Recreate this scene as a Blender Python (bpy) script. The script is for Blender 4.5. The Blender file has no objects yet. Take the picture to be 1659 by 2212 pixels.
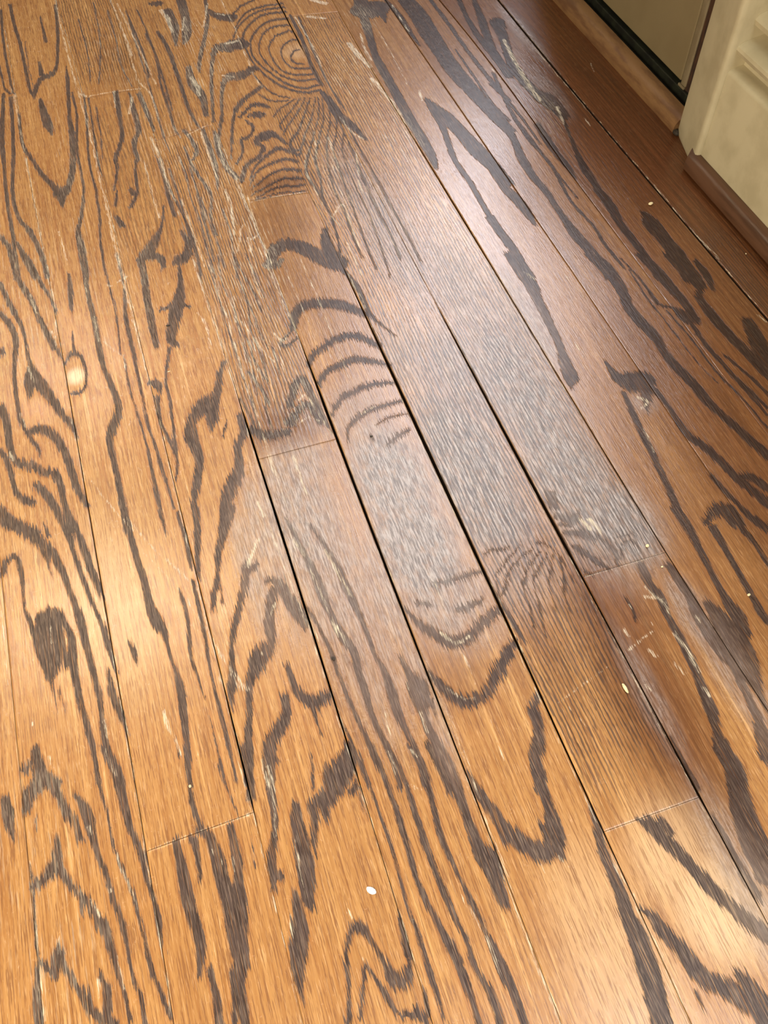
import bpy, math, random
import numpy as np
from mathutils import Matrix, Vector

# ------------------------------------------------------------------ camera
F, PITCH, ROLL, YAW, H = 1849.6, 0.5927066, -0.0280433, -0.2978888, 464.33
W, HH = 1659.0, 2212.0
MM = 0.001
scn = bpy.context.scene
col = scn.collection
def rz(t): return np.array([[math.cos(t), -math.sin(t), 0], [math.sin(t), math.cos(t), 0], [0, 0, 1]])
def rx(t): return np.array([[1, 0, 0], [0, math.cos(t), -math.sin(t)], [0, math.sin(t), math.cos(t)]])
RM = rz(YAW) @ rx(PITCH) @ rz(ROLL)
cam_d = bpy.data.cameras.new('camera')
cam = bpy.data.objects.new('camera', cam_d)
col.objects.link(cam)
cam_d.sensor_fit = 'VERTICAL'
cam_d.sensor_height = 24.0
cam_d.lens = 24.0 * F / HH
cam_d.clip_start = 0.01
m4 = Matrix([list(RM[i]) + [0] for i in range(3)] + [[0, 0, 0, 1]])
cam.matrix_world = Matrix.Translation((0, 0, H * MM)) @ m4
scn.camera = cam

# ------------------------------------------------------------------ light
world = bpy.data.worlds.new('world'); scn.world = world
world.use_nodes = True
bg = world.node_tree.nodes['Background']
bg.inputs[0].default_value = (1.0, 0.90, 0.78, 1)
bg.inputs[1].default_value = 0.065
scn.view_settings.view_transform = 'Standard'
scn.view_settings.look = 'None'
scn.view_settings.gamma = 1.0
scn.view_settings.use_curve_mapping = False
scn.view_settings.exposure = 0.0

def area(name, loc, target, sx, sy, power, color, shape='RECTANGLE', spread=180):
    d = bpy.data.lights.new(name, 'AREA')
    d.shape = shape; d.size = sx
    if shape in ('RECTANGLE', 'ELLIPSE'): d.size_y = sy
    d.energy = power; d.color = color; d.spread = math.radians(spread)
    o = bpy.data.objects.new(name, d); col.objects.link(o)
    o.location = loc
    o.rotation_euler = (Vector(target) - Vector(loc)).to_track_quat('-Z', 'Y').to_euler()
    return o
# added unseen key lamp, low at left behind the camera: warm light fading rightwards
area('room_key_light', (-1.1, -0.45, 0.72), (0.1, 0.25, 0), 0.6, 0.6, 30, (1.0, 0.86, 0.67))
# tall window ahead: the cool sheen in the middle of the floor
area('far_window_light', (1.12, 2.4, 2.4), (0.2, 0.4, 0), 0.6, 2.1, 80, (0.90, 0.91, 1.0))
# window above the low wall on the right
area('side_window_light', (0.50, -0.38, 1.25), (0.1, -0.25, 0), 0.6, 0.9, 9, (0.88, 0.94, 1.0), spread=120)
# two warm ceiling spots whose glints lie on the left boards
area('ceiling_lamp_light', (-0.54, 1.72, 2.4), (-0.3, 0.3, 0), 0.16, 0.16, 1.3, (1.0, 0.82, 0.55), 'DISK', 42)
area('ceiling_lamp_light', (-0.53, 3.0, 2.4), (-0.25, 0.45, 0), 0.09, 0.09, 0.55, (1.0, 0.82, 0.55), 'DISK', 34)

# ------------------------------------------------------------------ pixel -> floor (mm)
def fl(px, py):
    px = np.asarray(px, float); py = np.asarray(py, float)
    d = np.stack([(px - W / 2) / F, -(py - HH / 2) / F, -np.ones_like(px)], -1)
    w = d @ RM.T
    t = -H / w[..., 2]
    return np.stack([w[..., 0] * t, w[..., 1] * t], -1)

TILE = {'a': (0, 0), 'b': (500, 0), 'c': (1059, 0), 'd': (0, 550), 'e': (500, 550), 'f': (1059, 550),
        'g': (0, 1100), 'h': (500, 1100), 'i': (1059, 1100), 'j': (0, 1612), 'k': (500, 1612), 'l': (1059, 1612)}
ZS = 1659 / 600.0

# traced grain: tile  x,y,width x,y[,width] ...   (coordinates in the 2.765x zoom tiles)
VEINS = """
a 5,60,18 20,250 55,450 80,560
a 60,30,22 85,150 120,260 150,400 175,520 205,590,10
a 20,560,26 15,800 25,1000 40,1180 75,1400 110,1640
a 65,580,26 75,750 80,950 75,1150 110,1300 170,1370,34 215,1450 260,1560 285,1659
a 0,400,15 25,520 60,560
a 0,1410,26 60,1500,36 100,1659
a 100,1450,26 160,1560,44 215,1659
a 330,30,22 345,200 340,380 310,440,30 250,470 215,530 205,585,10
a 235,370,18 248,450,34
a 240,590,20 255,650,45 285,740,60 310,800,15
a 240,100,12 275,250,22
a 115,680,16 130,850,26 190,950 250,1040,30 320,1110,40 365,1150,64 410,1110,40 435,1000 430,800 415,700,26 405,500 395,400,10
a 365,1160,80 375,1240,10
a 430,550,12 460,700,18 460,900 490,1050 500,1150,20 485,1300,26 465,1380,36 490,1500,50 515,1659,44
a 500,560,14 520,750,18 530,950 570,1130 595,1300 600,1450 630,1640
a 530,590,12 560,800,16 590,980 610,1050,8
a 575,640,12 600,800 615,950,8
a 690,550,40 715,700,28 730,820 690,950 700,1000,20 685,1140,14
a 775,560,14 800,660,34 830,780 800,850 825,960,24
a 830,560,30 870,650,34 920,780,20
a 810,960,20 810,1060 820,1150 780,1240,26
a 780,1130,30 800,1160,40
a 700,1300,30 730,1350,46
a 700,1140,14 690,1230,20
a 930,930,12 975,1060 1010,1190,30 1045,1290,26
a 975,1230,18 965,1350 900,1480,70 845,1560,50 850,1620,30
a 900,1510,40 970,1560,44 970,1610,20
a 1080,1560,40 1130,1470,50 1080,1380,20
a 870,200,14 930,330,18 960,500 1000,620 1040,760 1080,820,10
a 750,60,12 800,180,16 860,330 890,460
a 940,190,20 1000,280,26 1050,420 1090,540 1140,680,22 1190,760,12
a 1100,780,24 1140,830 1175,900,30 1150,950,16
a 1210,770,24 1260,900,28 1290,1000 1300,1130,16
a 1100,880,14 1160,1010,20 1230,1110 1265,1180 1260,1300,18 1290,1400
a 1280,780,20 1300,880,34 1350,990 1410,1060,40
a 950,950,12 1010,1120,16 1100,1300,18 1160,1450,20 1200,1640
a 1130,980,12 1180,1150,16 1230,1350,16 1280,1560,12
a 905,20,20 940,20,34
a 1225,0,24 1240,120 1215,260,26 1190,380 1190,430,12
a 1240,60,26 1300,95,40 1375,105,50
a 1080,0,60 1110,120,55 1115,210,60 1100,260,20
a 1000,60,50 1040,160,60 1050,270,15
a 1125,400,36 1150,500,60 1210,580,50 1230,690,30
a 1440,265,60 1370,285,50 1290,290,40 1265,400,24 1265,550 1275,720,20
a 1515,410,40 1440,455,44 1350,475,40 1325,560,24 1325,700 1305,850,26 1350,980,30 1400,1050,30
a 1560,520,20 1450,600,30 1400,680,24 1385,800,18 1380,950,12
b 0,265,56 45,260,60
b 0,455,44 60,445,40 130,410,44
b 170,515,12 80,590,18 30,640,24 10,720,18 5,860,14
b 50,700,20 100,650,24 160,620,26 220,640,20
b 110,690,24 165,685,44
b 90,720,18 130,760,22 110,810 60,840,26 70,900,18 30,980,16
b 330,860,16 260,810,34 200,810,60 150,850,36 190,880,30 160,940 90,990 60,1080,34
b 110,1080,10 140,1000,16 220,920,24 280,890,26 350,905,22 400,930,18
b 110,1110,8 150,1030,14 230,980,20 330,950 390,965,22
b 120,1130,8 220,1050,16 320,1010,18 405,1020,24
b 120,1165,8 220,1110,14 330,1065,16 430,1070,16
b 150,1185,8 260,1125,14 435,1105,14
b 140,1195,6 260,1160,8 440,1140,10
b 430,380,8 385,380,13 355,345 375,305 405,295,8
b 465,405,12 380,410 315,365 298,295 340,245 385,235
b 485,440,12 400,448 300,420 240,340 225,280 260,220 330,185 360,185
b 500,470,12 400,482 280,440 185,345 165,270 200,190 270,155 340,150
b 515,510,14 430,528 330,500 210,420 125,330 118,240 160,170 230,125 330,110
b 530,540,14 420,552 280,505 150,400 90,300 70,205 130,125 205,85 320,72
b 20,170,12 80,80 180,40 300,22
b 0,95,12 60,35 130,0
b 10,230,12 40,160 100,100 190,60 310,45
b 350,585,10 250,560 180,500 110,420
b 340,600,10 230,600 165,560
b 380,590,10 290,650 250,695
b 410,590,10 340,680 290,745 300,780
b 440,590,10 390,680 330,760 310,810
b 470,585,10 430,700,14 400,780,18 350,860,20 375,900,22 420,880,14 440,800
b 500,585,10 480,700 440,800,14 410,920,18
b 520,585,10 520,700 480,850,14 450,960,22 450,1040,20 510,1130,16 540,1200,10
b 540,590,10 550,700 520,850,16 500,950,20 530,1060,16 550,1200 600,1300 640,1450 650,1540
b 570,590,10 590,700 570,860,14 580,1000 620,1150 680,1270 720,1400 780,1530
b 600,640,10 630,750 610,900,14 640,1000 690,1150 740,1280 800,1450 860,1600
b 630,700,10 670,800 660,900 700,1020 760,1150 830,1300 900,1500 950,1659
b 650,740,12 700,850 740,950,12 800,1100,16 870,1250 950,1400 1010,1550
b 700,760,12 760,880 830,1000 900,1130,14 980,1280 1060,1420 1130,1560
b 230,1580,60 260,1500,80 330,1460,70 420,1480,80 520,1530,86 630,1570,100
b 560,1370,40 565,1450,70 610,1560,90
b 540,550,30 590,610,50 650,700,60 720,750,44 800,830,20
b 350,90,20 420,230,24 480,400,24 540,510,20
b 400,100,14 470,260,16 530,400,14 590,520,14 680,660,14
b 770,0,80 800,60,110 880,50,80 920,130,15
b 790,60,60 800,130,60 830,230,50 860,330,46 900,410,56 950,500,56 1000,590,60 1060,700,60 1120,800,60 1180,900,60 1225,1000,30
b 920,0,20 1000,90,34 1060,180,30 1120,270,14
b 1040,0,80 1110,80,100 1170,180,110 1240,290,96 1330,420,96 1400,500,86 1480,590,76 1560,680,66 1659,780,60
b 1190,0,24 1280,120,24 1400,290 1500,420 1600,540 1659,600
b 1160,590,20 1220,670,60 1270,780,40 1330,950,34 1420,1080 1500,1220 1580,1350 1659,1470,44
b 1170,600,30 1230,660,70 1300,720,80 1380,800,76 1450,880,90 1530,960,80 1610,1040,60 1659,1090,50
b 1340,300,12 1450,460,16 1560,620 1659,720
b 1450,0,30 1500,130,50 1560,300,50 1659,450,50
b 1360,0,30 1420,130,30 1500,250,36 1600,380,30
c 0,640,50 80,730,50 150,850,46 190,950,56 260,1060,46 330,1140,40 430,1290,40 500,1390,60 580,1480,60 680,1600,64 720,1659,64
c 20,440,20 110,640,24 200,790,24 300,910,20 380,1010,24 480,1200,20 600,1330,20 700,1480,24 800,1600,20
c 0,990,50 80,1110,50 150,1180,60 220,1270,50 265,1340,24
c 0,1300,50 70,1400,50 140,1490,50 200,1600,60 240,1659,60
c 40,130,90 80,230,60 130,380,60 200,480,60 280,560,60 350,600,90 440,690,60
c 440,720,20 500,870,26 560,1000,50 620,1090,40 650,1140,50 720,1230,60 780,1340,50 860,1440,46 950,1560,46 1010,1659,50
c 280,740,40 350,850,50 400,920,40 460,990,36 510,1060,16
c 920,1270,30 960,1330,90 1050,1440,80 1130,1540,90 1200,1659,100
c 150,700,12 260,850,16 380,1010,14 520,1180,12
c 0,500,16 100,600,20 200,720,16 300,860,14
d 0,170,30 60,300,36 120,410,30 150,500,24 170,620,24 200,700,50 230,760,80 300,850,60 370,950,50 430,1020,40 460,1090,20
d 60,0,30 110,150,36 180,260,40 220,350,34 270,450,40 330,560,34 370,620,12
d 150,0,28 200,80,30 250,180,26 300,260,22 335,340,24
d 0,350,34 60,420,40 95,520,40 85,700,30 95,830,28 120,980,30 170,1080,30 230,1160,26 240,1220,8
d 0,580,60 10,590,50
d 185,680,50 175,760,70 180,850,30
d 0,910,60 40,1000,50 60,1150,50 100,1240,50 180,1260,60 260,1300,54 330,1310,60 365,1400,44 400,1550,44 430,1659,44
d 170,1060,40 250,1045,60 330,1090,60 400,1210,50 450,1370,50 520,1500,40
d 0,1170,40 50,1250,40 90,1400,40 140,1460,50 190,1480,54
d 220,1380,50 290,1450,60 350,1550,50 400,1659,46
d 0,1520,60 60,1590,70 150,1630,60 220,1659,50
d 490,0,36 510,150,30 540,300,34 570,420,36 590,560,40 630,700,36 680,810,40 710,930,50 670,1040,60 655,1110,50 680,1230,38 710,1370,42 740,1550,46 765,1659,50
d 610,0,12 650,180,16 690,330,16 710,500,12 720,600,10
d 700,0,20 740,200,18 750,380,28 790,550,28 820,700,22 850,850,20 880,1000,20 920,1120,22 960,1250,26 1000,1380,20 1040,1520,18
d 740,600,12 770,780,18 820,950,18 880,1150,18 900,1250,26 930,1400,32 960,1530,20 990,1659,18
d 410,110,20 420,200,34 425,300,30 430,340,10
d 430,460,10 440,570,24
d 385,660,14 410,610,26 440,590,36 490,620,24 515,700,22 510,780,18 470,830,22 425,830,16
d 840,20,50 860,130,44 880,270,46 910,430,50 935,550,36
d 840,25,40 900,20,36 965,20,40 975,90,10
d 1050,50,30 1080,30,70 1120,0,50
d 1070,70,24 1080,190,44 1060,300,90 1040,400,80 1020,500,60 1050,540,40
d 960,330,20 1050,300,30 1130,310,20
d 1010,560,30 1000,640,20 990,760,20 1020,900,22 1040,1100,22 1060,1250,22 1050,1350,14
d 890,760,20 940,780,60 960,830,20
d 1340,640,30 1310,720,40 1290,850,60 1220,900,100 1150,990,60 1140,1090,90 1190,1220,60 1170,1400,50 1160,1520,36 1190,1659,40
d 1260,890,100 1270,980,80 1260,1050,20
d 1430,960,40 1460,1060,60 1420,1150,50 1430,1260,60 1400,1350,90 1350,1480,70 1340,1620,60 1330,1659,50
d 940,850,30 960,1000,26 1040,1180,16 1060,1350,10
d 1350,1000,14 1335,1080,18
e 370,440,50 385,350,60 440,305,60 520,290,60 640,300,64 740,330,50 840,370,30
e 460,660,34 500,590,44 580,530,44 680,490,44 760,490,44 880,545,36
e 520,770,36 570,700,40 650,660,44 740,625,44 840,640,36 945,660,24
e 600,960,20 640,880,34 720,830,40 800,790,34 880,770,30 980,765,14
e 695,1110,12 700,1030,26 780,960,30 830,930,28 950,890,26 1030,870,16
e 830,1080,22 845,1105,22
e 940,1130,30 1000,1080,30 1060,1050,20
e 860,1020,10 950,970,14 1050,950,12
e 640,60,30 740,180,34 790,270,30 850,380,20 980,480,10
e 380,440,10 290,520,24 330,540,24 400,500,10
e 210,60,40 260,60,50 300,30,30
e 350,900,50 380,780,60 430,750,50 470,830,50 540,960,40 600,1060,14
e 350,1000,70 400,930,50 460,900,40 530,1010,30
e 130,1050,60 220,1080,60 330,1060,50
e 120,850,10 140,950,14 180,1080,12
f 110,0,50 180,100,60 240,170,80 290,280,60 350,400,50 410,530,50 450,650,70 480,730,90 490,790,20
f 690,640,20 760,730,60 850,760,120 930,760,110 930,860,60 940,950,10
f 800,830,30 900,1050,44 960,1170,44 1020,1300,46 1090,1450,46 1170,1620,44
f 950,780,40 1060,900,30 1130,1010,40 1200,1090,40 1300,1160,54 1400,1260,50 1480,1340,50 1600,1440,60 1659,1490,60
f 1480,1330,50 1560,1330,50 1659,1400,50
f 1320,1320,30 1420,1430,34 1530,1540,30 1659,1630,34
f 1290,1600,50 1340,1520,60 1420,1520,60 1480,1590,70 1520,1659,40
f 600,0,60 690,80,76 780,200,70 830,320,64 900,400,66 1000,510,60 1050,600,50 1140,700,60 1220,780,60 1300,880,56 1400,970,50 1500,1060,50 1659,1200,60
f 780,20,12 900,150,14 1000,290,24 1070,310,16
f 1090,310,20 1150,360,60 1200,390,60 1230,380,40
f 1180,380,30 1250,480,30 1300,560,24 1400,660,24 1500,780,20 1659,960,20
f 830,90,10 950,280,14 1050,400,12 1200,600,10 1350,760,10
f 900,0,50 1000,100,60 1100,220,60 1180,310,50 1230,400,50
f 1090,0,90 1200,120,90 1260,200,60 1250,260,50 1340,380,60 1430,480,56 1530,580,60 1659,720,60
f 1230,40,30 1290,120,50 1330,210,20
f 1540,400,70 1590,500,100 1659,640,110
f 1230,470,20 1350,600,20 1450,720,30 1600,860,20 1659,920,24
f 1400,600,20 1520,700,20 1659,830,20
f 1050,330,12 1200,500,14 1350,700,14 1500,850,14 1659,1040,16
f 360,1430,70 380,1500,60
g 0,60,60 60,100,60 160,130,80 230,190,80 300,250,70 350,330,50 390,410,44 430,520,34 480,660,60 510,800,44 550,950,44 590,1100,40 610,1250,40 630,1400,50 680,1550,60 720,1659,60
g 250,220,40 280,300,30 300,380,10
g 265,90,20 290,160,30
g 330,0,40 400,120,50 440,250,34 480,370,34 530,500,30 580,620,30 620,720,36 650,830,34 690,960,26
g 400,0,36 460,130,40 510,260,50 560,400,50 615,520,24
g 20,380,40 30,320,36 90,290,34 120,340,40 135,450,26 150,600,18 190,700,40 230,850,34 280,1000,20
g 240,650,60 310,640,130 290,720,170 310,830,170 310,930,120 300,1010,50
g 360,640,50 420,740,50 430,860,60 450,1000,50 480,1150,44 520,1300,40 560,1450,36 590,1640,40
g 375,800,12 395,920,40 405,960,10
g 650,960,20 665,1080,50 700,1180,60 740,1270,36 760,1340,12
g 300,1000,24 325,1120,16 335,1200,8
g 350,1080,16 385,1200,10
g 150,1560,50 210,1500,50 250,1600,110 330,1640,90
g 740,0,44 780,150,40 820,300,44 860,420,44 900,590,56 940,680,80 990,760,40 1010,860,26 1050,960,24 1080,1080,60 1100,1250,50 1120,1450,40 1130,1620,38
g 950,0,26 990,140,18
g 1070,480,18 1110,600,26 1130,750,24 1140,880,24 1180,1000,24 1220,1120,14
g 1150,420,24 1190,600,28 1230,800,26 1260,980,20 1300,1150,26 1340,1300,36 1380,1480,24 1410,1620,20
g 1240,1200,10 1290,1400,14 1340,1600,16
g 770,800,20 800,850,40 815,920,16
g 1170,0,50 1180,150,44 1180,320,30 1190,420,12
g 1060,20,14 1110,180,34 1140,350,20
g 1370,0,80 1340,130,54 1305,250,44 1300,380,30 1280,500,40 1270,600,20
g 1310,420,14 1330,560,12
g 1530,330,40 1470,400,44 1440,550,44 1400,700,44 1380,850,34 1390,980,50 1380,1100,44 1390,1200,16
g 1659,440,60 1620,560,60 1600,700,50 1620,800,60 1560,860,110 1500,960,50 1490,1100,40 1490,1250,44 1480,1400,50 1500,1500,30 1500,1640,24
g 1040,1380,14 1070,1480,24
g 1600,1400,50 1640,1500,60
h 210,430,30 280,430,60 330,520,70 400,620,90 440,700,40
h 260,470,50 230,560,60 240,700,46 230,830,56 160,930,90 110,1030,56 110,1180,26 100,1320,54 120,1500,40 100,1640,60
h 330,940,30 370,1040,50 430,1130,70 500,1150,90 560,1120,80
h 520,1180,40 530,1220,10
h 320,1120,60 330,1220,60 290,1310,90 230,1420,80 240,1550,60 230,1659,50
h 700,1440,50 650,1510,90 600,1590,110 620,1659,140
h 480,1160,60 500,1240,24 530,1340,10
h 90,340,60 80,450,44 70,530,30 20,680,40 0,800,30
h 480,1480,14 490,1600,24
h 330,60,24 400,200,30 480,350,50 540,500,60 590,620,40 660,760,60 730,850,50 760,980,50 790,1060,50 830,1200,44 900,1360,40 960,1500,40 1010,1659,44
h 470,100,20 600,280,30 680,450,50 750,600,40 810,740,30 850,860,30 910,960,40 960,1100,70 1010,1260,50 1080,1400,44 1130,1540,44 1160,1650,50
h 440,570,20 520,700,24 600,860,30 640,980,24 700,1130,28 760,1270,30 830,1430,34 900,1580,34 930,1659,34
h 600,880,24 615,900,28
h 1010,880,30 1060,980,50 1110,1060,130 1130,1130,120 1150,1220,60 1180,1320,60 1240,1440,90 1290,1560,110 1330,1659,110
h 1190,1140,40 1220,1220,16
h 640,1230,10 720,1400,24 780,1560,24 820,1659,24
h 1200,440,20 1300,430,34 1420,390,34 1500,370,20
h 1040,600,20 1120,680,44 1200,740,60 1310,790,84 1400,770,80 1480,700,70 1600,600,60
h 1180,980,40 1260,1060,60 1340,1130,76 1430,1150,80 1520,1110,70 1580,1010,60 1659,870,60
h 1110,560,30 1180,570,30
h 1350,590,30 1430,580,40 1500,540,20
h 1510,270,12 1560,240,14 1650,240,12
h 1570,400,10 1630,330,12 1659,300
h 1600,550,8 1640,460,10 1659,420
h 230,840,24 160,870,30
i 0,1100,70 40,970,70 90,860,60 150,790,50
i 290,1110,40 260,1200,70 290,1300,70 280,1450,100 255,1490,60 290,1580,90 300,1659,90
i 400,40,40 500,60,56 530,20,20
i 450,140,30 560,150,44 620,180,20
i 500,220,24 600,290,40 700,350,24
i 640,160,20 740,250,40 760,330,20
i 785,290,14 790,210,14 850,190,14 900,250,14
i 750,200,12 770,160,12 860,150,14
i 560,370,14 600,390,20
i 410,90,20 480,100,20
i 0,240,10 60,250,12 110,220,8
i 170,230,8 120,280,10 90,320,8
i 250,240,8 170,300,10 100,400,12 90,500,10
i 300,250,8 240,330,10 200,450,12 230,560,10 260,700,14
i 340,270,8 290,350,10 260,450,10 300,600,14 330,760,12
i 370,260,8 370,350,10 350,450,10 400,620,14
i 400,250,8 430,350,10 440,480,12 470,600,12
i 300,200,8 370,230,10 440,320,10 500,430,10
i 40,430,10 60,540,16 150,700,30 210,790,20
i 280,196,16 305,204,12
i 900,330,50 930,400,60 960,460,50 1010,520,60 1060,640,46 1130,760,50 1200,900,60 1250,1030,60 1290,1130,70 1330,1230,80 1360,1350,60 1400,1450,80 1450,1540,120 1480,1659,130
i 800,520,10 850,600,20 870,680,10
i 1070,340,50 1180,500,60 1250,640,80 1330,780,80 1420,900,70
i 1110,0,60 1190,120,56 1240,220,50 1300,340,44 1360,450,44 1420,560,60 1480,640,90 1520,740,90
i 1300,560,50 1400,700,130 1470,820,180 1520,930,170 1580,1040,70 1620,1130,40 1659,1200,24
i 1430,900,40 1530,1100,50 1600,1250,60 1659,1400,60
i 1300,60,40 1330,30,60 1400,20,60 1450,70,70 1500,110,40 1580,200,34 1659,330,30
i 1330,110,60 1400,230,40 1480,370,40 1560,510,40 1610,600,50 1659,680,40
i 1500,0,24 1580,70,40 1659,120,60
i 1600,1300,60 1659,1480,100
i 1090,1380,14 1180,1560,40 1240,1659,40
j 160,380,60 170,300,80 230,230,100 290,220,80 340,270,60 390,380,60 440,450,60 480,560,50
j 210,30,60 240,150,90
j 215,420,20 215,490,8
j 460,300,40 520,400,80 550,520,60 590,650,44 640,780,36 670,900,44 730,1050,44 760,1200,34 790,1350,30 840,1500,34 870,1659,40
j 340,520,20 340,600,50 330,700,80 280,790,70 210,830,70
j 340,700,60 400,800,60 450,860,50 520,930,70 570,1010,60 620,1080,70 660,1200,50 700,1350,44 750,1500,30 780,1640,34
j 480,880,40 490,1020,16
j 570,1040,30 570,1110,8
j 340,1160,20 350,1250,90 320,1350,60 240,1290,50
j 370,1290,50 440,1400,50 500,1480,60 540,1580,60 600,1620,90 690,1659,60
j 600,1370,30 640,1450,60 640,1600,60
j 225,1330,40 215,1450,50 235,1659,60
j 550,30,24 590,220,24 640,400,20 680,600,24 740,760,28 800,900,30 850,1100,28 890,1280,34 950,1450,34 1020,1620,40
j 620,0,50 700,170,80 740,350,60 790,520,50 840,620,50 880,800,36 930,950,40 960,1150,30 970,1220,10
j 30,320,60 50,400,80 65,500,50 80,570,20
j 180,700,14 200,900,20 215,1150,26 230,1250,20
j 1050,570,50 1090,750,70 1120,900,90 1160,1050,80 1200,1200,70 1190,1380,30
j 1150,560,60 1170,600,50 1200,800,30
j 1240,510,50 1290,640,90 1330,800,90 1380,950,110 1410,1100,130 1440,1250,110 1460,1380,40
j 1370,470,40 1390,560,50 1420,700,70 1430,800,50
j 1250,1330,40 1290,1480,50 1310,1659,60
j 1400,1350,60 1410,1500,60 1410,1659,50
j 1450,0,24 1490,150,50 1495,320,50
j 1659,780,80 1630,840,20
j 1110,0,40 1130,200,36 1150,350,40 1190,460,40 1200,510,60
j 1300,100,14 1350,240,18 1400,350,18 1420,420,12
k 0,470,24 30,620,50 40,800,60 60,950,80 60,1100,90 40,1300,70 50,1500,80 90,1659,60
k 80,0,60 100,180,50 115,340,20
k 120,540,10 140,700,12
k 230,0,90 220,150,60 250,330,50 260,480,44 240,650,60 250,780,50 270,880,10
k 700,0,60 690,130,130 640,220,120 560,320,130 490,360,80 500,420,60 490,560,44 510,650,10
k 560,400,60 570,460,20
k 480,180,16 490,260,24
k 740,250,60 720,270,60
k 380,350,60 400,500,90 430,640,110 450,780,110 460,900,90 480,965,40
k 375,860,20 400,980,80 410,1120,110 400,1250,110 400,1350,80 410,1450,44 430,1530,14
k 700,1659,34 700,1400,34 685,1250,34 710,1120,44 760,1080,80 830,1150,40 880,1240,44 940,1340,60 980,1400,110 1040,1400,90 1060,1300,40
k 1000,1020,26 1030,1120,50 1055,1240,60
k 770,1640,24 780,1500,24 790,1400,30 800,1310,36 850,1370,30 910,1460,40 960,1560,30 1020,1610,34 1110,1600,70 1160,1659,60
k 1150,1470,30 1175,1600,40
k 830,0,40 880,100,44 940,250,40 1000,430,40 1060,620,40 1100,770,40 1160,920,44 1230,1050,44 1310,1200,60 1390,1380,60 1450,1550,50 1480,1659,50
k 930,0,40 1000,130,40 1060,280,36 1110,440,44 1160,590,44 1220,750,44 1280,900,50 1340,1030,50 1400,1150,36 1450,1300,36 1530,1450,44 1600,1620,50
k 1080,0,56 1150,150,50 1200,330,40 1240,500,46 1300,650,34 1370,800,30 1430,920,40 1490,1040,36 1550,1200,36 1620,1370,50 1659,1430,50
k 1200,0,90 1260,120,80 1330,230,80 1400,400,60 1440,520,70 1500,650,110 1560,740,110 1600,850,90 1640,950,50
k 760,30,20 830,240,26 880,390,28 930,520,28 980,680,28 1010,800,22 1050,950,20 1100,1080,30 1150,1230,34 1200,1400,40 1240,1520,26 1270,1640,20
k 740,200,20 780,350,14 800,440,8
k 1410,160,30 1480,280,70 1560,390,70 1620,480,90 1659,540,110
l 0,330,20 30,420,70 100,500,90 170,560,110 250,610,120 330,630,130 390,600,110 410,560,60
l 280,0,90 270,90,80 300,220,70 340,340,70 370,440,90 400,540,90 430,680,30
l 320,480,60 350,560,60
l 0,640,80 40,760,80 60,900,60 70,960,20
l 600,370,30 640,480,60 670,620,60 720,740,70 790,900,80 830,1030,100 900,1190,130 950,1350,140 990,1500,130 1030,1659,140
l 0,1140,30 80,1320,50 150,1500,60 210,1659,60
l 0,1440,40 60,1659,60
l 890,440,40 960,470,90 1030,550,80 1110,620,80 1200,720,80 1300,830,80 1400,920,90 1500,1010,90 1600,1090,100 1659,1130,110
l 1020,440,50 1080,520,40
l 890,970,20 970,1020,60 1030,1100,90 1120,1200,90 1200,1300,110 1280,1390,110 1380,1430,120 1480,1490,120 1580,1560,120 1659,1640,130
l 1480,1360,60 1560,1440,90 1659,1560,100
l 1060,1120,60 1150,1200,60 1220,1290,60
l 1220,1460,24 1270,1560,8
l 920,1520,18 950,1600,10
l 1380,0,110 1440,120,100 1480,250,130 1510,400,150 1570,560,170 1640,700,170 1659,760,170
l 1330,410,20 1420,580,40 1500,740,50 1600,900,60
l 1210,200,40 1240,260,30
l 1100,20,16 1180,150,24 1240,260,20
l 1620,0,50 1659,60,60
a 760,80,10 800,220,12 850,380 900,540 940,680,14 980,820 1010,900,10
a 820,60,12 880,200 940,360,14 990,520 1030,660,10
a 1010,1000,12 1050,1120,14 1090,1250 1130,1400 1180,1560,14 1200,1659
a 1060,920,10 1110,1040,12 1140,1180 1200,1330,14 1240,1500 1290,1659
a 1200,1180,12 1250,1330 1310,1480 1340,1600
a 1330,1250,12 1380,1400 1400,1560,14 1420,1659
a 640,60,10 690,220 720,380 790,520,10
a 560,20,10 590,180 600,340 590,500
a 470,120,10 520,300 540,480,10
a 150,250,8 170,400 200,520
a 0,700,16 5,850 20,1000
d 1230,30,12 1290,200 1340,380 1400,560 1450,740,10
d 1300,0,12 1330,180 1400,330 1440,500 1500,660 1540,840,10
d 1420,120,14 1480,300 1500,450 1560,600 1600,760,14
d 1580,820,16 1600,960 1640,1080
e 40,420,12 100,520 140,640,16 200,740
e 60,200,12 120,330 170,470 220,560,12
e 250,560,14 270,640 290,720,10
e 100,700,20 180,800,24 230,900,20
e 50,860,14 110,960,20 160,1080
e 10,0,14 60,100 130,220 180,340
e 90,0,12 140,120 200,260
"""
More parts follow.
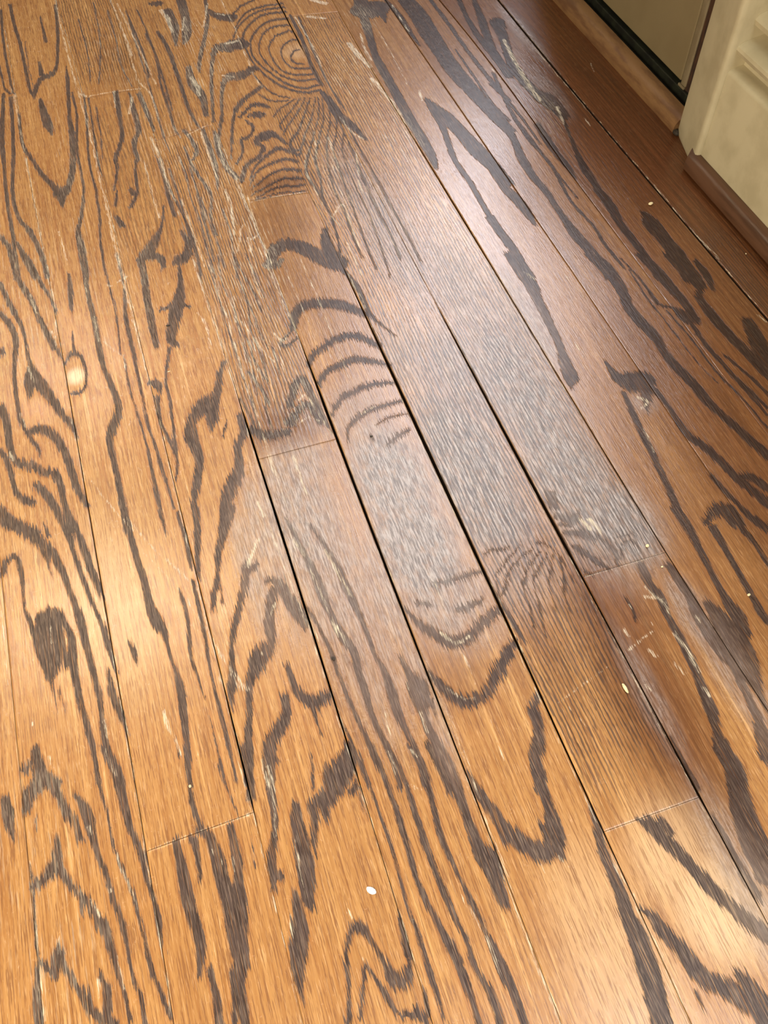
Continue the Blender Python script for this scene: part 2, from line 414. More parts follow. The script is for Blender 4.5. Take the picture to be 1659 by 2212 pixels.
# cream filler caught in the pores and the joints: same format
FILL = """
a 330,0,14 345,80 380,230,12 430,420,14 470,560,12 510,700,14 560,900,12 590,1050,12 640,1250,16 680,1450,18 740,1659,12
a 60,520,10 90,600,12 130,830,8 160,980,12 200,1180,10 240,1400,10 290,1640,10
a 480,560,18 530,580,14
a 510,578,5 680,548,5 840,528,6
a 1320,0,8 1400,160,8 1440,270,8 1500,400,10
a 660,0,12 740,200,10 820,470,10 900,560,18 950,720,10
a 960,60,40 1000,110,60 1030,190,40
a 1140,460,40 1180,520,60 1190,570,40
a 1100,100,20 1090,180,16
a 1240,20,16 1215,160,14
a 1290,80,16 1340,90,14
a 1350,260,24 1420,245,26
a 1330,450,16 1400,460,12
a 1200,790,20 1260,960,22 1300,1080,12
a 1290,800,18 1340,980,18 1410,1060,20 1450,1180,18 1500,1290,22 1560,1430,18 1620,1570,18
a 900,820,24 960,960,30 1000,1100,24 1050,1200,12
a 860,960,14 900,1120,12 950,1300,14
a 1080,1180,12 1150,1380,18 1220,1590,14
a 1340,1130,26 1380,1230,26 1400,1400,14
a 1110,810,6 1240,745,7
a 740,200,24 790,330,16
a 680,550,10 690,640,14
a 790,580,30 770,680,20
a 850,580,20 880,680,14
a 1440,1360,14 1420,1500,14
a 1480,1420,24 1500,1500,20
a 350,1380,8 400,1560,8
a 700,20,10 850,330,12 930,500,10
b 120,430,8 180,520,10
b 440,960,14 450,1040,16 490,1110,10 560,1250,8 650,1350,10
b 500,840,14 510,950,12
b 580,820,12 610,920,14 640,1000,10
b 600,1300,8 660,1220,14 700,1300,14 740,1420,16 800,1530,8
b 690,1450,14 740,1550,14 780,1640,12
b 700,260,50 760,330,60 830,400,40
b 460,100,30 560,110,20
b 380,100,16 470,250,16 540,400,12
b 770,200,16 800,300,24 840,360,20
b 840,470,50 900,540,40 980,640,36 1060,780,16
b 480,0,30 560,20,40
b 960,30,10 1060,190,10
b 1120,540,26 1140,600,20
b 650,700,14 720,790,16 790,830,12
b 880,190,4 960,330,6 1050,500,6
b 745,900,12 760,1050,14
b 760,1080,24 780,1150,20
b 100,1180,16 120,1260,14 180,1450,12 240,1600,12
b 120,1205,5 260,1175,5 450,1145,5
b 0,1270,14 10,1380,14
b 40,1400,10 70,1340,14
b 90,1440,20 150,1410,20
c 560,705,12 600,750,6
c 600,380,5 620,430,5
c 260,280,6 440,490,7 640,720,10 760,860,8 900,1020,8 1040,1180,8 1180,1350,9 1380,1560,8
c 0,400,6 60,470,6
c 80,240,40 200,460,50 300,600,30
c 400,640,40 440,740,14
d 690,0,14 740,180,16 790,360,14 850,600,9 900,800,6 960,1020,7 1010,1230,7 1070,1480,5
d 700,165,16 760,130,14
d 640,180,20 660,190,16
d 510,140,14 520,280,10
d 560,370,14 590,520,20
d 740,600,12 750,720,8
d 620,520,5 720,600,7
d 280,120,12 320,260,10 340,460,8
d 180,240,20 220,350,14
d 310,460,20 340,540,14
d 170,670,16 200,760,14
d 1150,30,12 1210,200,16 1280,400,16 1340,600,12 1420,840,10 1480,1050,8
d 1250,60,10 1330,300,12 1400,530,12 1470,780,12 1540,980,10 1600,1170,12
d 1180,350,12 1230,420,14 1260,560,12
d 1390,250,16 1410,400,14
d 1500,500,10 1540,640,10 1530,760,8
d 1440,400,12 1560,560,10 1640,640,10
d 1600,1200,14 1659,1330,14
d 1000,180,8 1008,170,8
d 520,1320,4 660,1500,6 800,1650,6
d 1540,1480,30 1580,1560,40
d 420,960,8 480,1200,8 500,1380,8
d 60,1180,24 80,1230,20
d 120,950,10 150,1030,8
e 210,60,8 270,200,10 330,340,10 390,470,12 430,580,8
e 240,460,14 300,510,20 330,500,10
e 410,20,7 500,220,8 570,400,8 640,570,7 700,740,6
e 290,10,6 360,180,7 460,400,6
e 690,110,14 760,230,10 800,320,10
e 100,20,12 130,120,12 180,260,10
e 400,870,16 440,840,16 480,890,12 540,980,8 610,1080,8
e 400,1010,14 460,970,16 520,990,14
e 300,640,10 320,720,8
e 230,1190,20 250,1300,14
e 370,1200,24 400,1300,24 450,1440,14
e 560,860,6 600,990,8
e 780,950,16 850,910,18
e 700,1260,8 760,1250,6
e 150,1180,8 240,1480,8
e 1250,1340,24 1260,1350,20
e 560,540,5 600,620,5
f 200,100,10 270,150,16
f 880,850,24 940,880,30 900,920,20
f 1600,360,8 1650,400,8
f 920,1040,12 980,1180,10
f 500,520,4 560,610,5
f 440,110,4 560,250,4
f 540,1580,30 600,1640,40
g 300,700,8 310,800,10
g 980,1210,30 1000,1300,34 1030,1350,20
g 1050,1380,18 1080,1470,16
g 1180,1460,14
g 1270,780,14 1350,920,20 1420,1010,26 1480,1080,18
g 760,50,7 900,220,7 1050,350,8 1180,480,9
g 860,260,5 1000,400,5 1130,560,6 1230,720,5
g 1540,180,30 1480,340,40
g 1280,860,5 1380,1240,5 1470,1600,6
g 620,1260,16 640,1360,14
g 10,600,8 40,1050,10
g 190,1280,14
g 620,600,6 700,980,5 800,1600,6
g 1100,120,10 1120,220,10
g 1580,1560,30 1610,1650,30
h 260,560,16 230,640,12
h 180,860,20
h 230,120,10 380,500,10 480,760,10
h 370,180,14 440,280,26
h 560,240,24 640,390,26 720,520,18
h 470,360,10 560,560,12 640,760,12
h 630,700,14 700,820,18
h 1250,740,26 1340,800,34 1420,760,20
h 1130,1210,16 1170,1330,16
h 1290,1070,10 1380,1130,16 1450,1130,12
h 1180,360,4 1300,650,10
h 1370,830,4 1460,1040,6
h 1160,900,4 1240,1110,5 1330,1300,7 1400,1500,6
h 880,250,24 960,430,20
h 500,800,5 620,1150,6 690,1360,5
h 180,1500,14 220,1640,16
h 1050,1030,14 1060,1080,12
h 0,980,16 60,1080,20
h 920,1220,14 960,1420,10
h 450,620,6 520,780,6
i 570,400,9 660,380,5 800,340,6 1030,260,4
i 920,460,14 980,520,26 1040,560,22 1080,660,12
i 920,520,20 1030,540,20
i 1100,740,22 1160,820,30 1210,900,34 1250,970,20
i 830,570,14 850,600,10
i 800,720,20 830,760,12
i 830,840,30 900,780,16 970,730,12
i 970,680,14
i 1270,1060,24 1310,1110,34
i 1100,920,26 1160,980,30
i 950,840,22 990,880,20
i 1230,640,20 1260,680,16
i 590,60,34 640,110,40 660,150,20
i 0,430,6 100,640,7 230,930,6
i 590,500,6 700,700,8 800,880,6
i 470,1180,6 570,1290,7
i 400,1160,5 620,1000,5 700,940,5
i 930,1050,14 960,1080,10
i 0,1260,5 80,1500,6
j 180,690,6 210,1040,10 230,1240,9 270,1640,12
j 530,480,20 550,520,16
j 700,640,14 720,720,12 800,900,16 820,980,16
j 660,860,16
j 540,920,20 600,1010,24
j 350,1150,26 360,1220,24
j 770,0,10 800,200,6
j 850,540,12 880,700,8 910,900,6
j 970,1260,10 1000,1420,12 1020,1600,14
j 700,1250,10 740,1450,10
j 590,1400,20 600,1500,20
j 290,60,10 330,170,10
j 1270,620,16 1330,700,12
j 1390,660,14 1400,740,12
j 1420,60,6 1500,390,7
j 1500,400,20 1420,430,5 1150,520,5 900,615,5
j 1080,30,12
j 630,20,10 690,180,14
j 1600,120,20 1640,260,20
j 240,1400,20 260,1600,20
k 190,110,16 220,200,20 250,320,16 260,540,10
k 760,240,14 800,340,12 870,560,7 920,720,6 970,900,8 1040,1100,6 1130,1420,6
k 940,30,14 980,160,12
k 1070,20,20 1110,60,16
k 1040,220,10 1130,260,16
k 1080,1040,20
k 700,990,24 720,1020,20
k 1390,20,6 1500,380,7 1620,700,10 1659,780,12
k 1380,900,10 1480,1060,14 1590,1290,10
k 380,560,6 430,840,8
k 1600,940,10
k 350,1000,10 360,1150,14
k 780,1270,16
k 450,1240,5
l 0,540,10 60,680,14 140,920,14 200,1100,16 280,1300,26 340,1440,30 410,1620,22
l 680,520,6 760,740,20 830,860,10 930,1080,14 1020,1240,14 1080,1400,16 1180,1600,10
l 0,1220,14 60,1360,14
l 410,660,12 470,720,8
l 300,710,16 320,750,14
l 690,510,5 860,445,5 1250,305,4
"""
# traced board edges (pixels)
SEAM = {
 0: [(72,434),(105,600),(134,767),(148,850),(166,940),(190,1100),(206,1183),(224,1302),(250,1443),(277,1606),(292,1700),(318,1835),(331,1937),(351,2064),(376,2212)],
 1: [(119,0),(181,213),(213,343),(253,545),(304,738),(347,912),(383,1074),(401,1150),(448,1310),(499,1552),(513,1625),(546,1753),(601,1974),(655,2200)],
 2: [(239,0),(300,192),(425,570),(485,781),(535,930),(561,991),(608,1150),(637,1245),(692,1415),(717,1498),(753,1612),(807,1793),(856,1956),(883,2046),(916,2147)],
 3: [(459,268),(510,383),(543,455),(587,579),(645,731),(695,850),(726,948),(750,1006),(786,1100),(833,1219),(891,1371),(934,1483),(986,1612),(1042,1764),(1095,1909),(1157,2064),(1215,2212)],
 4: [(485,0),(547,155),(587,235),(619,307),(666,416),(735,564),(822,752),(876,868),(927,977),(952,1035),(983,1100),(1050,1245),(1100,1357),(1124,1407),(1193,1552),(1222,1612),(1290,1757),(1334,1865),(1395,2010),(1493,2205)],
 5: [(619,40),(663,119),(702,202),(735,264),(970,705),(1042,846),(1059,878),(1131,1009),(1180,1100),(1262,1248),(1359,1436),(1435,1581),(1511,1719),(1569,1829),(1659,1992)],
 6: [(717,0),(815,174),(847,217),(916,336),(1006,485),(1059,572),(1178,763),(1276,923),(1359,1064),(1435,1194),(1565,1389),(1659,1534)],
 7: [(880,72),(934,145),(1006,253),(1100,391),(1160,477),(1222,564)],
 8: [(948,0),(1021,83),(1059,137),(1131,235),(1218,354)],
 9: [(1077,0),(1160,101),(1290,260),(1374,358),(1435,430),(1529,537),(1583,598),(1659,695)],
}
SX = {-1: -150.5, 0: -92.0, 1: -33.8, 2: 23.6, 3: 80.0, 4: 136.6, 5: 193.0, 6: 250.5, 7: 307.4, 8: 363.8, 9: 423.1}
GAPPX = {  # joint width in mm at distance y (mm)
 -1: [(0, .15), (1000, .15)], 0: [(0, .1), (140, .25), (300, .45), (480, .35), (620, .1)],
 1: [(0, .05), (130, .1), (160, .9), (220, .4), (330, .35), (600, .1)],
 2: [(0, .1), (120, .3), (180, .8), (300, 1.25), (390, 1.0), (430, .3), (450, .05)],
 3: [(0, .1), (60, .25), (150, .7), (260, 1.3), (400, 1.5), (450, .6), (480, .04)],
 4: [(0, .2), (60, .5), (180, 1.1), (300, 1.9), (380, 1.9), (470, .9), (520, .5), (545, .03)],
 5: [(0, .2), (60, .6), (72, 1.0), (130, .5), (213, .9), (240, 1.7), (330, 1.6), (440, .7), (475, .02), (850, .02), (880, .9), (940, 1.0)],
 6: [(0, .4), (150, .35), (230, .55), (400, .5), (560, .9), (700, .5), (900, .3)],
 7: [(0, .08), (420, .1), (560, .3), (900, .35)],
 8: [(0, .1), (420, .1), (600, .5), (900, .6)],
 9: [(0, .7), (400, 1.4), (550, 1.2), (700, 1.6), (1000, 1.4)],
}
seam_f = {}
for k, x0 in SX.items():
    if k in SEAM:
        q = fl(*np.array(SEAM[k], float).T)
        yy, dx = q[:, 1], q[:, 0] - x0
        deg = 4 if len(yy) > 10 else 2
        c = np.polyfit(yy / 500, dx, deg); lo, hi = yy.min(), yy.max()
        seam_f[k] = (lambda v, x0=x0, c=c, lo=lo, hi=hi: x0 + np.polyval(c, np.clip(v, lo, hi) / 500))
    else:
        seam_f[k] = (lambda v, x0=x0: x0 + 0 * v)
for k in range(-7, -1):
    seam_f[k] = (lambda v, x0=-150.5 + 57.3 * (k + 1): x0 + 0 * v)
seam_f[10] = lambda v: 481.0 + 0 * v
def gap(k, v):
    g = GAPPX.get(k, [(0, .15), (1, .15)])
    a = np.array(g)
    return np.interp(v, a[:, 0], a[:, 1]) * 1.2

# ------------------------------------------------------------------ traced strokes -> floor polylines
def parse(txt):
    out = []
    for ln in txt.strip().splitlines():
        p = ln.split(); ox, oy = TILE[p[0]]
        pts = []; w = 16.0
        for t in p[1:]:
            n = [float(s) for s in t.split(',')]
            if len(n) > 2: w = n[2]
            pts.append((ox + n[0] / ZS, oy + n[1] / ZS, w / ZS))
        if len(pts) == 1: pts.append((pts[0][0] + 1, pts[0][1] + 3, pts[0][2]))
        P = np.array(pts)
        # resample with catmull-rom for smooth bends
        if len(P) > 2:
            Q = np.vstack([2 * P[0] - P[1], P, 2 * P[-1] - P[-2]])
            res = []
            for i in range(1, len(Q) - 2):
                for t in (0, .34, .67):
                    a, b, c_, d = Q[i - 1], Q[i], Q[i + 1], Q[i + 2]
                    res.append(.5 * ((2 * b) + (c_ - a) * t + (2 * a - 5 * b + 4 * c_ - d) * t * t + (3 * b - a - 3 * c_ + d) * t ** 3))
            res.append(P[-1]); P = np.array(res)
        P[:, 2] = np.maximum(P[:, 2], 1.5)
        T = np.gradient(P[:, :2], axis=0)
        T /= np.linalg.norm(T, axis=1)[:, None] + 1e-9
        N = np.stack([-T[:, 1], T[:, 0]], 1)
        A = fl(P[:, 0], P[:, 1]); B = fl(P[:, 0] + N[:, 0] * P[:, 2] / 2, P[:, 1] + N[:, 1] * P[:, 2] / 2)
        TT = np.gradient(A, axis=0); TT /= np.linalg.norm(TT, axis=1)[:, None] + 1e-9
        D = B - A
        hw = np.abs(D[:, 0] * TT[:, 1] - D[:, 1] * TT[:, 0])
        out.append(np.column_stack([A, hw]))
    return out
VE, FI = parse(VEINS), parse(FILL)
for S_ in FI: S_[:, 2] = np.where(S_[:, 2] > .8, .8 + (S_[:, 2] - .8) * .45, S_[:, 2])
# cream lines along the joints, old filler plus painted edge highlights: seam, from y, to y, side offset mm, half width mm
for k_, ya_, yb_, of_, hw_ in [(2, 120, 400, -.9, .28), (2, 400, 900, 0, .30), (3, 60, 240, -.8, .22), (3, 420, 800, -.2, .45), (4, 60, 420, -1.3, .22), (1, 20, 420, -.5, .25), (1, 420, 1100, 0, .42),
                               (0, 60, 300, -.4, .2), (0, 480, 1050, 0, .35), (5, 60, 330, -1.1, .22), (3, -60, 60, -.6, .6), (4, -60, 60, .6, .4), (6, 330, 800, -.5, .18), (9, 350, 1000, .9, .10)]:
    vv_ = np.arange(ya_, yb_, 25.0)
    FI.append(np.column_stack([seam_f[k_](vv_) + of_, vv_, hw_ * (1 + .5 * np.sin(vv_ / 17.0 + k_))]))

def field(strokes, X, Y, M):
    """largest (half width - distance) in mm, clamped at -M"""
    s = np.full(X.shape, -M, float)
    x0, x1, y0, y1 = X.min() - M, X.max() + M, Y.min() - M, Y.max() + M
    for S in strokes:
        w = S[:, 2].max() + M
        if S[:, 0].max() + w < x0 or S[:, 0].min() - w > x1 or S[:, 1].max() + w < y0 or S[:, 1].min() - w > y1: continue
        m = np.nonzero((X > S[:, 0].min() - w) & (X < S[:, 0].max() + w) & (Y > S[:, 1].min() - w) & (Y < S[:, 1].max() + w))[0]
        if not len(m): continue
        xs, ys = X[m], Y[m]
        for i in range(len(S) - 1):
            a, b = S[i], S[i + 1]
            ww = max(a[2], b[2]) + M
            k = np.nonzero((xs > min(a[0], b[0]) - ww) & (xs < max(a[0], b[0]) + ww) & (ys > min(a[1], b[1]) - ww) & (ys < max(a[1], b[1]) + ww))[0]
            if not len(k): continue
            ux, uy = b[0] - a[0], b[1] - a[1]
            t = np.clip(((xs[k] - a[0]) * ux + (ys[k] - a[1]) * uy) / (ux * ux + uy * uy + 1e-9), 0, 1)
            d = np.hypot(xs[k] - a[0] - t * ux, ys[k] - a[1] - t * uy)
            v = a[2] + (b[2] - a[2]) * t - d
            s[m[k]] = np.maximum(s[m[k]], v)
    return s

def blobs(lst, X, Y):
    """soft elliptical patches: px,py,rx_mm,ry_mm,amount"""
    r = np.zeros(X.shape)
    for (px, py, rx_, ry_, a) in lst:
        c = fl(px, py)
        d = ((X - c[0]) / rx_) ** 2 + ((Y - c[1]) / ry_) ** 2
        r = np.maximum(r, a * np.exp(-d * d * .7))
    return r
# worn grey, unfinished wood
WEAR = [(650,1130,26,60,.62),(640,1010,24,22,.55),(720,1250,24,60,.5),(790,1400,24,60,.35),(760,900,26,30,.3),(850,1040,26,50,.85),(900,1180,26,45,.9),(830,1280,12,40,.5),(960,1290,26,26,.6),(1010,1350,26,18,.3),
        (1010,820,28,60,.6),(1010,1000,28,70,.85),(1060,1110,26,30,.75),(1100,1230,26,30,.35),(900,780,22,40,.45),(1130,850,27,90,.75),(1230,1030,26,70,.8),(1340,1130,22,35,.8),
        (1010,640,24,70,.5),(850,520,20,90,.35),(760,400,20,60,.25),(560,1130,9,40,.5),(545,1230,9,50,.45),(590,1200,8,60,.4),(920,1500,8,50,.4),(1390,870,9,10,.3),(1130,690,20,60,.5),
        (1500,1330,10,30,.45),(1580,1440,12,50,.4),(1130,70,8,60,.4),(1190,200,10,40,.3),(1400,1500,8,40,.3),(1640,1950,12,60,.4)]
# deeper red brown finish; the right-hand patches also paint in the dimmer light
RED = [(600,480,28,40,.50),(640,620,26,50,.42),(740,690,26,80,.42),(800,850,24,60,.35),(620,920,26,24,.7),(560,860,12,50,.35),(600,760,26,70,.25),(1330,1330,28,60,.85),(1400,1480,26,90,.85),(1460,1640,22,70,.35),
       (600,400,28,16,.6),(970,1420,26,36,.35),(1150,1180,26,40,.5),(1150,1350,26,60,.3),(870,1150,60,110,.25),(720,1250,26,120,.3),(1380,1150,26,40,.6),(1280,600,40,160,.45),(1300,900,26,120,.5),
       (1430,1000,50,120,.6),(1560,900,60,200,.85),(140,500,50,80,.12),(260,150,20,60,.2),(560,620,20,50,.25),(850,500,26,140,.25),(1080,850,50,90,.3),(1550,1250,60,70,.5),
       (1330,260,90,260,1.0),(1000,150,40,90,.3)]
# stretches whose open pores hold pale filler
FILLZ = [(500,450,26,130,.85),(540,700,26,100,.8),(400,330,26,60,.7),(330,300,20,60,.5),(440,120,26,90,.8),(250,120,26,90,.45),(760,160,24,60,.9),(860,300,20,60,.7),(700,350,16,80,.6),
         (900,450,20,90,.35),(160,430,10,200,.35),(300,600,20,60,.3),(620,850,22,50,.5),(1160,230,14,50,.5),(780,40,16,30,.6),(60,600,30,100,.3),(600,1130,14,60,.4),(100,1950,25,80,.3),(830,480,16,80,.4)]
# pale wood and knots, plus brightening painted where glint and sheen lie
PALE = [(165,812,6.5,7.5,.9),(1480,1850,26,30,.5),(1560,1950,24,26,.7),(1330,2050,26,50,.3),(640,110,14,14,.35),(240,1290,24,60,.15),(1010,540,20,50,.1)]

# ------------------------------------------------------------------ node helpers
class NT:
    def __init__(s, name):
        s.m = bpy.data.materials.new(name); s.m.use_nodes = True
        s.t = s.m.node_tree; s.n = s.t.nodes; s.bsdf = s.n['Principled BSDF']
    def link(s, a, b): s.t.links.new(a, b)
    def set(s, sock, v):
        if isinstance(v, bpy.types.NodeSocket): s.link(v, sock)
        else: sock.default_value = v
    def math(s, op, a, b=0.0, c=None, clamp=False):
        n = s.n.new('ShaderNodeMath'); n.operation = op; n.use_clamp = clamp
        s.set(n.inputs[0], a); s.set(n.inputs[1], b)
        if c is not None: s.set(n.inputs[2], c)
        return n.outputs[0]
    def mix(s, f, a, b, mode='MIX'):
        n = s.n.new('ShaderNodeMix'); n.data_type = 'RGBA'; n.blend_type = mode
        s.set(n.inputs[0], f)
        s.set(n.inputs[6], a if isinstance(a, bpy.types.NodeSocket) else (*a, 1))
        s.set(n.inputs[7], b if isinstance(b, bpy.types.NodeSocket) else (*b, 1))
        return n.outputs[2]
    def attr(s, name):
        n = s.n.new('ShaderNodeAttribute'); n.attribute_name = name
        x = s.n.new('ShaderNodeSeparateColor'); s.link(n.outputs['Color'], x.inputs[0])
        return x.outputs[0], x.outputs[1], x.outputs[2]
    def coords(s):
        return s.n.new('ShaderNodeTexCoord').outputs['Object']
    def noise(s, vec, scale, detail=2.0, rough=.55, dist=0.0):
        mp = s.n.new('ShaderNodeMapping'); s.link(vec, mp.inputs[0]); mp.inputs['Scale'].default_value = scale
        n = s.n.new('ShaderNodeTexNoise'); s.link(mp.outputs[0], n.inputs['Vector'])
        n.inputs['Scale'].default_value = 1.0; n.inputs['Detail'].default_value = detail
        n.inputs['Roughness'].default_value = rough; n.inputs['Distortion'].default_value = dist
        return n.outputs[0]
    def ramp(s, v, a, b, clamp=True):
        n = s.n.new('ShaderNodeMapRange'); n.interpolation_type = 'SMOOTHSTEP'
        s.set(n.inputs[0], v); n.inputs[1].default_value = a; n.inputs[2].default_value = b
        return n.outputs[0]
    def bump(s, h, strength, dist):
        n = s.n.new('ShaderNodeBump'); s.link(h, n.inputs['Height'])
        n.inputs['Strength'].default_value = strength; n.inputs['Distance'].default_value = dist
        s.link(n.outputs[0], s.bsdf.inputs['Normal'])

def oak_material():
    s = NT('worn_stained_oak')
    co = s.coords()
    vs, gy, fs = s.attr('grain')        # vein distance, its slope along the board, filler distance
    ph, pa, dk = s.attr('lines')        # phase of the fine growth lines, their strength, darkness of their gaps
    we, rd, pl = s.attr('tone')
    tick = s.noise(co, (1300, 46, 20), 3, .7)         # fine pore ticks along the board
    tick2 = s.noise(co, (1900, 90, 20), 2, .6)
    strk = s.noise(co, (420, 9, 5), 3, .6)             # wider soft streaks
    big = s.noise(co, (38, 8, 5), 3, .6)
    mott = s.noise(co, (240, 90, 5), 4, .7)
    # wood body
    body = s.mix(s.ramp(strk, .3, .72), (.475, .248, .082), (.305, .133, .038))
    body = s.mix(s.math('MULTIPLY', s.ramp(big, .35, .7), .4), body, (.34, .145, .040))
    ray = s.ramp(s.noise(co, (260, 3.5, 5), 2, .5), .60, .74)
    body = s.mix(s.math('MULTIPLY', ray, .4), body, (.80, .46, .17))
    near = s.ramp(vs, -2.6, .2)
    body = s.mix(s.math('MULTIPLY', near, .30), body, (.36, .14, .045))
    body = s.mix(s.math('MULTIPLY', pl, .75), body, (.82, .60, .36))
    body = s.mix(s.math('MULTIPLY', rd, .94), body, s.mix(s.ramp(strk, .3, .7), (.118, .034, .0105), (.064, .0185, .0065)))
    pore = s.ramp(tick, .52, .58)
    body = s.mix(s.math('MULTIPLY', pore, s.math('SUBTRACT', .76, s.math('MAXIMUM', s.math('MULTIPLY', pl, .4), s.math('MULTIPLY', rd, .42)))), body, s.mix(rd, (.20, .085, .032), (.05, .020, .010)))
    body = s.mix(s.math('MULTIPLY', s.math('MULTIPLY', s.ramp(tick2, .56, .68), .30), s.math('SUBTRACT', 1.0, s.math('MULTIPLY', rd, .8))), body, (.80, .50, .24))
    wcol = s.mix(s.ramp(s.noise(co, (1000, 80, 5), 3, .7), .38, .60), (.40, .345, .305), (.125, .103, .092))
    wsel = s.math('MULTIPLY', we, s.math('ADD', .68, s.math('MULTIPLY', s.ramp(mott, .3, .65), .62)), clamp=True)
    wsel = s.math('MINIMUM', wsel, .92)
    body = s.mix(wsel, body, wcol)
    # fine growth lines
    phn = s.math('ADD', ph, s.math('MULTIPLY', s.math('SUBTRACT', s.noise(co, (420, 45, 5), 3, .7), .5), 1.3))
    sn = s.math('SINE', s.math('MULTIPLY', phn, 6.28318))
    brk = s.ramp(s.noise(co, (700, 30, 5), 2, .6), .34, .52)
    ln = s.math('MULTIPLY', s.math('MULTIPLY', s.ramp(sn, .05, .65), pa), brk)
    dark = s.mix(s.ramp(tick, .38, .62), (.021, .014, .012), (.078, .053, .043))
    dark = s.mix(s.math('MULTIPLY', wsel, .5), dark, (.085, .075, .068))
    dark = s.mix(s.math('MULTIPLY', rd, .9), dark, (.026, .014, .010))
    body = s.mix(s.math('MULTIPLY', ln, .88), body, dark)
    # traced veins with torn ends along the fibre
    jag = s.math('MULTIPLY', s.math('SUBTRACT', s.noise(co, (1200, 16, 5), 3, .7), .5), 24.0)
    e = s.math('ADD', vs, s.math('MULTIPLY', gy, jag))
    e = s.math('ADD', e, s.math('MULTIPLY', s.math('SUBTRACT', s.noise(co, (650, 120, 5), 5, .8), .5), 3.4))
    e = s.math('ADD', e, s.math('MULTIPLY', s.math('SUBTRACT', tick, .5), 2.6))
    vein = s.ramp(e, -.18, .55)
    vk = s.math('MULTIPLY', vein, s.math('SUBTRACT', .96, s.math('MULTIPLY', wsel, .5)))
    hole = s.ramp(s.noise(co, (1700, 28, 5), 2, .6), .56, .66)
    vk = s.math('MULTIPLY', vk, s.math('SUBTRACT', 1.0, s.math('MULTIPLY', hole, .45)))
    fleck = s.math('MULTIPLY', s.math('MULTIPLY', s.ramp(tick2, .52, .62), .40), s.math('SUBTRACT', 1.0, s.math('MULTIPLY', rd, .85)))
    base = s.mix(vk, body, s.mix(fleck, dark, (.25, .18, .125)))
    # cream filler left in the open pores of some boards
    fl_ = s.ramp(s.math('SINE', s.math('ADD', s.math('MULTIPLY', phn, 6.28318), 2.2)), .35, .9)
    fl_ = s.math('MULTIPLY', s.math('MULTIPLY', fl_, dk), s.ramp(s.noise(co, (800, 34, 5), 3, .7), .50, .60))
    fl2 = s.math('MULTIPLY', s.math('MULTIPLY', dk, s.ramp(vs, -.8, .2)), s.ramp(s.noise(co, (1500, 60, 5), 3, .75), .52, .60))
    base = s.mix(s.math('MULTIPLY', s.math('MAXIMUM', fl_, fl2), .8), base, (.64, .54, .37))
    # pale filler, broken into flecks along the fibre
    fn = s.noise(co, (1100, 85, 5), 4, .75)
    fe = s.math('MULTIPLY', s.ramp(s.math('ADD', fs, s.math('MULTIPLY', s.math('SUBTRACT', fn, .5), 6.5)), -.3, .9), s.ramp(tick2, .42, .58))
    fe = s.math('MULTIPLY', fe, .85)
    base = s.mix(fe, base, (.66, .56, .38))
    s.link(base, s.bsdf.inputs['Base Color'])
    # scuffs in the gloss
    sc = s.noise(co, (260, 190, 5), 4, .75, 1.2)
    r = s.math('ADD', .17, s.math('MULTIPLY', sc, .16))
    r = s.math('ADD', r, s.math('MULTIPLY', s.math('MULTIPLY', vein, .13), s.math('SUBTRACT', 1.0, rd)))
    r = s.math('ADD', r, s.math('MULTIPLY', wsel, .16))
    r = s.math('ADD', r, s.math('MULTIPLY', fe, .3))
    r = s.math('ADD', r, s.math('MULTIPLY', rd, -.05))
    s.link(r, s.bsdf.inputs['Roughness'])
    s.link(s.math('SUBTRACT', .5, s.math('MULTIPLY', s.math('MULTIPLY', vein, .28), s.math('SUBTRACT', 1.0, wsel))), s.bsdf.inputs['Specular IOR Level'])
    h = s.math('ADD', s.math('MULTIPLY', vein, -.5), s.math('MULTIPLY', tick, .5))
    h = s.math('ADD', h, s.math('MULTIPLY', ln, -.35))
    h = s.math('ADD', h, s.math('MULTIPLY', s.noise(co, (130, 60, 5), 3, .6), .6))
    s.bump(h, .7, .00030)
    return s.m

def simple(name, c, rough=.6, c2=None, scale=(60, 60, 60), bump=.2, spec=.4, lo=.4, hi=.65):
    s = NT(name); co = s.coords()
    n = s.noise(co, scale, 4, .6)
    s.link(s.mix(s.ramp(n, lo, hi), c, c2 or tuple(x * .85 for x in c)), s.bsdf.inputs['Base Color'])
    s.bsdf.inputs['Roughness'].default_value = rough
    s.bsdf.inputs['Specular IOR Level'].default_value = spec
    s.bump(n, bump, .0006)
    return s.m

OAK = oak_material()
M_SUB = simple('dark_underfloor', (.012, .009, .007), .95)
M_EDGE = simple('dark_board_side', (.035, .018, .009), .8, (.06, .03, .014), (200, 30, 200))
M_CREAM = simple('cream_gloss_paint', (.53, .46, .29), .42, (.45, .385, .235), (45, 30, 30), .15)
M_CREAM2 = simple('cream_wall_paint', (.40, .35, .22), .5, (.36, .31, .19), (30, 30, 30), .1)
M_BEIGE = simple('beige_enamel', (.235, .18, .092), .45, (.215, .163, .082), (20, 20, 20), .04)
M_TRIM = simple('beige_edge_strip', (.24, .19, .11), .4, (.19, .145, .08), (90, 90, 40), .1)
M_BLACK = simple('black_rubber', (.012, .012, .008), .5, (.02, .022, .012), (80, 80, 80), .1)
M_GAP = simple('dark_brown_gap', (.03, .015, .008), .8, (.07, .03, .012), (200, 200, 60), .3)  # dark brown fill for the narrow gaps beside the panel
M_SHOEA = simple('scuffed_tan_moulding', (.25, .135, .055), .38, (.15, .072, .032), (120, 22, 120), .35)
M_SHOEB = simple('brown_stained_moulding', (.115, .054, .027), .30, (.072, .034, .017), (160, 14, 160), .35)
M_CRUMB = simple('dry_crumb', (.78, .66, .38), .7, (.62, .48, .24), (900, 900, 900), .3)
M_FLAKE = simple('white_paint_flake', (.80, .80, .74), .6, (.65, .66, .60), (900, 900, 900), .3)
